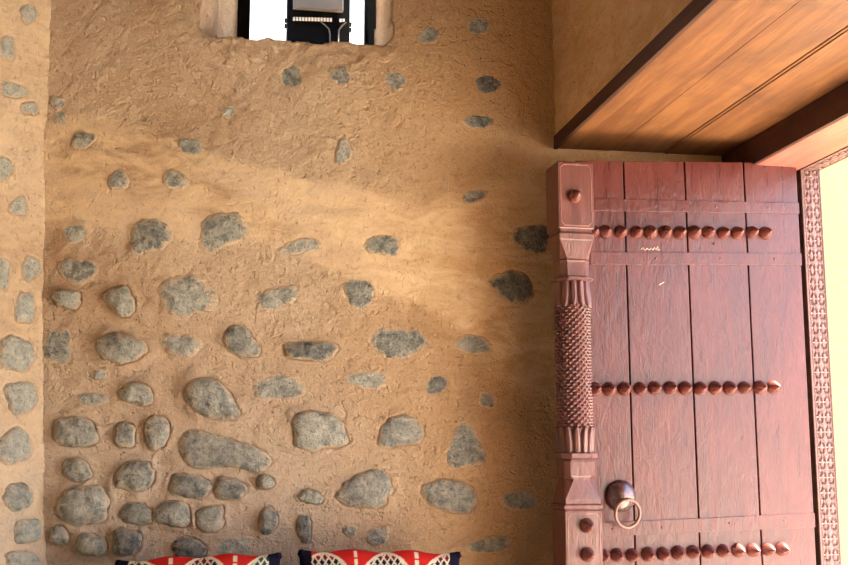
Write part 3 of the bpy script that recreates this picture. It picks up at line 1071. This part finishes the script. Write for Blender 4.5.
z = zp
c0 = 0.003
chamfer_lathe('upper_block', [(z(228.5), HW - .003, c0), (z(227.5), HW, c0), (z(163), HW, c0), (z(161.6), HW - .004, c0)], post)
chamfer_lathe('capital', [(z(280), HW * .84, HW * .40), (z(278), HW * 1.02, HW * .5), (z(276.5), HW * 1.02, HW * .5), (z(275), HW * .82, HW * .34), (z(261.5), HW * .80, HW * .30), (z(259.5), HW * .83, HW * .30),
                          (z(258), HW * .80, HW * .30), (z(240), HW * .93, c0), (z(238.8), HW * .96, c0), (z(233.5), HW * .99, c0), (z(231), HW * .90, c0), (z(228.5), HW * .90, c0)], post)
chamfer_lathe('base_moulding', [(z(510), HW * .97, c0), (z(508.5), HW * 1.05, c0), (z(505.5), HW * 1.05, c0), (z(504), HW * .96, c0), (z(499), HW * .95, c0), (z(480), HW * .80, HW * .38), (z(477.5), HW * .80, HW * .30),
                                (z(476), HW * .84, HW * .26), (z(462), HW * .84, HW * .26), (z(459), HW * .80, HW * .3), (z(458), HW * 1.0, HW * .45), (z(453.5), HW * 1.0, HW * .45), (z(452), HW * .82, HW * .45)], post)
chamfer_lathe('lower_block', [(ZB, HW, c0), (z(511.5), HW, c0), (z(510), HW - .003, c0)], post)


def round_relief(name, z0, z1, fn, nu, nv, parent):
    """fn(theta, t) -> radius, t = 0 at z0"""
    th = np.linspace(0, 2 * PI, nu, endpoint=False)
    t = np.linspace(0, 1, nv)
    T, A = np.meshgrid(t, th, indexing='ij')
    R = fn(A, T)
    Zz = z0 + (z1 - z0) * T
    cx = np.vectorize(pcx)(Zz)
    V = np.c_[(cx + R * np.sin(A)).ravel(), (-PC - R * np.cos(A)).ravel(), Zz.ravel()].tolist()
    Fc = []
    for i in range(nv - 1):
        for k in range(nu):
            l = (k + 1) % nu
            Fc.append((i * nu + k, i * nu + l, (i + 1) * nu + l, (i + 1) * nu + k))
    Fc.append(tuple(range(nu))[::-1])
    Fc.append(tuple((nv - 1) * nu + k for k in range(nu)))
    return from_py(name, V, Fc, M_post, parent, True)


RC = HW * 0.92
NS = 17


def scale_fn(A, T):
    rows_ = 20.0
    u = A / (2 * PI) * NS
    v = T * rows_
    # staggered pointed scales
    best = np.zeros_like(A)
    for sft in (0.0, 0.5):
        uu = np.mod(u + sft, 1.0) - 0.5
        vv = np.mod(v + sft * 1.0, 1.0) - 0.5
        d = np.abs(uu) * 2 * 0.95 + np.abs(vv) * 2 * 0.95
        best = np.maximum(best, np.clip(1 - d, 0, 1))
    return RC - 0.007 + 0.013 * best ** 0.8


def leaf_fn(up):
    def fn(A, T):
        t = T if up else 1 - T                 # t = 0 at the ring, 1 at the tip
        u = np.mod(A / (2 * PI) * 13, 1.0) - 0.5
        half = 0.46 * np.sqrt(np.clip(1 - ((t - 0.42) / 0.58) ** 2, 0, 1))
        petal = np.clip(1 - (np.abs(u) / np.maximum(half, 1e-3)) ** 2, 0, 1)
        rib = np.exp(-(u / 0.09) ** 2) * 0.4
        return RC - 0.008 + 0.012 * petal ** 0.6 * (0.8 + 0.5 * t) - 0.004 * rib * petal + 0.003 * t
    return fn


round_relief('shaft', z(428), z(304), scale_fn, NS * 12, 280, post)
round_relief('leaf_collar', z(453), z(426), leaf_fn(True), 13 * 14, 40, post)
round_relief('leaf_collar', z(306), z(279.5), leaf_fn(False), 13 * 14, 40, post)
for px, py in ((574.5, 196), (587, 525.5), (587.5, 554.5)):
    x, zz = DL(px, py, PO + 0.004)
    o = bpy.data.objects.new('stud', SM); C.objects.link(o); o.parent = post
    o.location = (x, -PO, zz); o.scale = (1.0, 1, 1.0)
# carved line border on the upper block and lower block fronts
def border(zb, zt, inset=0.011, r=0.0018):
    c = [(-1, zb), (1, zb), (1, zt), (-1, zt)]
    pts = []
    w = HW - inset
    k = 0.014
    for sx, zc, order in ((-1, zb, 0), (1, zb, 1), (1, zt, 2), (-1, zt, 3)):
        sz = 1 if zc == zb else -1
        seq = [(-w * 1 if sx < 0 else w, zc + sz * (inset + k)), ((-w + k) if sx < 0 else (w - k), zc + sz * inset)]
        if order in (1, 3): seq = seq[::-1]
        pts += seq
    P3 = [Vector((pcx(q[1]) + q[0], -PO - 0.0002, q[1])) for q in pts]
    out = []
    for i in range(len(P3)):
        for s in range(6):
            out.append(P3[i].lerp(P3[(i + 1) % len(P3)], s / 6))
    v, f = tube_mesh(out, r, 6, True)
    return from_py('border_line', v, f, M_worn, post, True)


border(z(228), z(162))
border(z(640), z(511))

# ring handle -----------------------------------------------------------------
hx, hz = DL(620.0, 496.0)
bR = 0.0625
V, Fc = [], []
n = 40
prof = [(1.0, 0.0), (1.0, .06), (.985, .16), (.95, .30), (.88, .46), (.77, .62), (.62, .77), (.44, .89), (.24, .97), (.06, 1.0)]
for r, h in prof:
    for k in range(n):
        a = 2 * PI * k / n
        V.append((hx + bR * r * math.cos(a), -bR * 0.80 * h, hz + bR * r * math.sin(a)))
for j in range(len(prof) - 1):
    for k in range(n):
        l = (k + 1) % n
        Fc.append((j * n + k, j * n + l, (j + 1) * n + l, (j + 1) * n + k))
Fc.append(tuple((len(prof) - 1) * n + k for k in range(n)))
Fc = [f for f in Fc]
boss = from_py('handle_boss', V, Fc, M_iron, door, True)
boss['label'] = 'domed dark iron boss of the ring handle'
# staple through the boss and the ring that hangs on it
sx, sz = DL(626, 500, 0.05)
v, f = tube_mesh([(sx + 0.008 * math.cos(a), -0.046 - 0.014 * math.sin(a), sz + 0.0) for a in np.linspace(0, PI, 10)], 0.004, 8)
st_ = from_py('staple', v, f, M_iron, boss, True)
rx_, rz_ = DL(628.3, 513.6, 0.055)
pts = []
for k in range(48):
    a = 2 * PI * k / 48
    pts.append((rx_ + 0.0495 * math.cos(a), -0.052 + 0.012 * (1 - math.sin(a)) * 0.6 - 0.004, rz_ + 0.0525 * math.sin(a)))
v, f = tube_mesh(pts, 0.0066, 12, True)
ring = from_py('pull_ring', v, f, M_ring, boss, True)
ring['label'] = 'pale worn metal pull ring'

# ------------------------------------------------------------------ bench and cushions
o = box('trim_3', -0.78, 1.02, 3.92, YB - 0.02, 0.0, 0.60, M_mud, None, 0.02)
tag(o, 'low mud bench against the back wall', 'bench', kind='structure')

RED = srgb(200, 40, 34); NAVY = srgb(26, 22, 40); IVORY = srgb(228, 216, 190); TEAL = srgb(22, 86, 92); GREEN = srgb(40, 84, 60); MAROON = srgb(120, 26, 40)


def weave_colour(u, v, W, Hh, style):
    """u, v in metres from the cushion's left and top edge"""
    if u < 0.046 - 0.06 * v or u > W - 0.046 + 0.06 * v:
        return NAVY
    per = 0.236
    off = style['off']
    k = math.floor((u - off) / per + 0.5)
    du = u - off - k * per
    # column of big diamonds, white bars half way between
    if abs(abs(du) - per / 2) < 0.007:
        return IVORY if int(v / 0.006) % 5 else RED
    vv = (v + style['v0']) % 0.20 - 0.10
    d = ((abs(du) / 0.092) ** 1.5 + (abs(vv) / 0.08) ** 1.5) ** (1 / 1.5)
    if d > 1.0:
        return RED
    if d > 0.88:
        return IVORY
    a = (du + vv * 0.68) / 0.026; b = (du - vv * 0.68) / 0.026
    fa, fb = a - math.floor(a), b - math.floor(b)
    if fa < 0.26 or fb < 0.26:
        return IVORY
    q = (int(math.floor(a)) * 3 + int(math.floor(b)) * 5) % 4
    if style['teal'] and k in style['teal']:
        return (TEAL, NAVY, TEAL, GREEN)[q]
    return (RED, GREEN, NAVY, MAROON)[q]


def cushion(name, W, Hh, T, style, loc, tilt, roll, label):
    loc = (loc[0], loc[1], loc[2] + abs(roll) * W / 2)
    nu, nv = 200, 110
    V, col = [], []
    for side in (-1, 1):
        for j in range(nv + 1):
            for i in range(nu + 1):
                a, b = i / nu * 2 - 1, j / nv * 2 - 1
                # pinched edges, full middle
                e = (1 - abs(a) ** 3.2) ** 0.55 * (1 - abs(b) ** 3.0) ** 0.55
                sag = 0.012 * (1 - a * a) * (1 if b > 0 else 0.3) * abs(b) - 0.006 * math.cos(a * 9) * b
                x = a * W / 2 * (1 - 0.03 * (1 - b * b))
                zz = b * Hh / 2 * (1 - 0.05 * (1 - a * a)) + sag
                V.append((x, side * T / 2 * max(e, 0.0) + side * 0.006, zz + Hh / 2))
                col.append(weave_colour((a + 1) / 2 * W, (1 - b) / 2 * Hh, W, Hh, style))
    Fc = []
    n1 = (nu + 1) * (nv + 1)
    for s in (0, 1):
        for j in range(nv):
            for i in range(nu):
                q = s * n1 + j * (nu + 1) + i
                f = (q, q + 1, q + nu + 2, q + nu + 1)
                Fc.append(f if s == 0 else f[::-1])
    rim = [(i, 0) for i in range(nu + 1)] + [(nu, j) for j in range(1, nv + 1)] + [(i, nv) for i in range(nu - 1, -1, -1)] + [(0, j) for j in range(nv - 1, 0, -1)]
    rid = [j * (nu + 1) + i for i, j in rim]
    for p, q in zip(rid, rid[1:] + rid[:1]):
        Fc.append((p, p + n1, q + n1, q))
    root = empty(name, loc)
    root.rotation_euler = (tilt, roll, 0)
    tag(root, label, 'cushion', 'woven cushions on the bench')
    me = bpy.data.meshes.new('cushion_cover')
    me.from_pydata(V, [], Fc)
    at_ = me.color_attributes.new('weave', 'FLOAT_COLOR', 'POINT')
    arr = np.ones((len(V), 4), np.float32); arr[:, :3] = col
    at_.data.foreach_set('color', arr.ravel())
    link('cover', me, M_cloth, root, True)
    # tufted dark corners at the ends
    for sx in (-1, 1):
        for zc in (Hh - 0.012, 0.02):
            bm = bmesh.new()
            bmesh.ops.create_icosphere(bm, subdivisions=3, radius=1.0)
            for v in bm.verts:
                p = v.co
                k = 1 + 0.10 * math.sin(p.y * 17 + p.z * 5) + 0.06 * math.sin(p.x * 23 + p.z * 13)
                v.co = (sx * (W / 2 - 0.014) + p.x * 0.018 * k, p.y * 0.020 * k, zc + p.z * 0.016 * k + sx * p.x * 0.004)
            o = from_bm('corner_tuft', bm, M_tuft, root, True)
            o['label'] = 'dark navy corner tuft'
    return root


M_tuft = mat_flat('navy_wool', (28, 24, 42), 0.95, 0, 0.3, 80, 0.4, 0.05)
YC = 4.20
for (x0, x1, ytop, style, lab, nm) in (
    (119, 283, 564.0, dict(off=0.080, v0=0.028, teal=(0, 2), roll=-0.03), 'red woven cushion with teal end diamonds, nearer the left wall', 'woven_cushion'),
    (296, 457, 558.5, dict(off=0.092, v0=0.022, teal=(), roll=0.03), 'red woven cushion with white lattice diamonds, nearer the door', 'woven_cushion')):
    a, b = at(x0, ytop, YC + 0.02), at(x1, ytop + (0.5 if x0 < 200 else 2.5), YC + 0.02)
    W = b.x - a.x
    Hh = a.z - 0.60 + 0.012
    cushion(nm, W, Hh, 0.15, style, ((a.x + b.x) / 2, YC - 0.04, 0.602), -0.14, style['roll'], lab)

# ------------------------------------------------------------------ light
SKY = 5.0
w = bpy.data.worlds.new('sky')
bpy.context.scene.world = w
w.use_nodes = True
wt = w.node_tree
bg = wt.nodes['Background']
tc = wt.nodes.new('ShaderNodeTexCoord')
sp = wt.nodes.new('ShaderNodeSeparateXYZ')
wt.links.new(tc.outputs['Generated'], sp.inputs[0])
rp = wt.nodes.new('ShaderNodeValToRGB')
for k, (p, c) in enumerate([(0.0, (0.30, 0.25, 0.18)), (0.10, (0.9, 0.86, 0.78)), (0.17, (0.96, 0.98, 1.0)), (0.30, (0.66, 0.80, 1.0)), (1.0, (0.20, 0.36, 0.75))]):
    e = rp.color_ramp.elements[k] if k < 2 else rp.color_ramp.elements.new(p)
    e.position = p; e.color = (*c, 1)
mr = wt.nodes.new('ShaderNodeMapRange')
mr.inputs[1].default_value = -0.1; mr.inputs[2].default_value = 0.9
wt.links.new(sp.outputs[2], mr.inputs[0])
wt.links.new(mr.outputs[0], rp.inputs[0])
wt.links.new(rp.outputs[0], bg.inputs[0])
bg.inputs[1].default_value = SKY

pl = bpy.data.lights.new('doorway_portal', 'AREA')     # sampling guide only, gives no light
pl.shape = 'RECTANGLE'; pl.size = YJ - YN; pl.size_y = ZF
pl.cycles.is_portal = True
po = bpy.data.objects.new('doorway_portal', pl)
C.objects.link(po)
po.location = (XO + 0.01, (YJ + YN) / 2, ZF / 2)
po.rotation_euler = (Vector((1, 0, 0))).to_track_quat('Z', 'Y').to_euler()

sun_d = bpy.data.lights.new('sun', 'SUN')
sun_d.energy = 36.0
sun_d.angle = math.radians(0.6)
sun_d.color = (1.0, 0.97, 0.92)
sun = bpy.data.objects.new('sun', sun_d)
C.objects.link(sun)
to_sun = Vector((0.315, -0.035, 0.95)).normalized()
sun.rotation_euler = to_sun.to_track_quat('Z', 'Y').to_euler()
sun.location = (6, 0, 8)

sc = bpy.context.scene
sc.view_settings.view_transform = 'Standard'
sc.view_settings.look = 'None'
sc.view_settings.gamma = 1
sc.view_settings.use_curve_mapping = False
sc.view_settings.exposure = 0.55
sc.cycles.max_bounces = 10
sc.cycles.diffuse_bounces = 6
sc.cycles.use_denoising = True
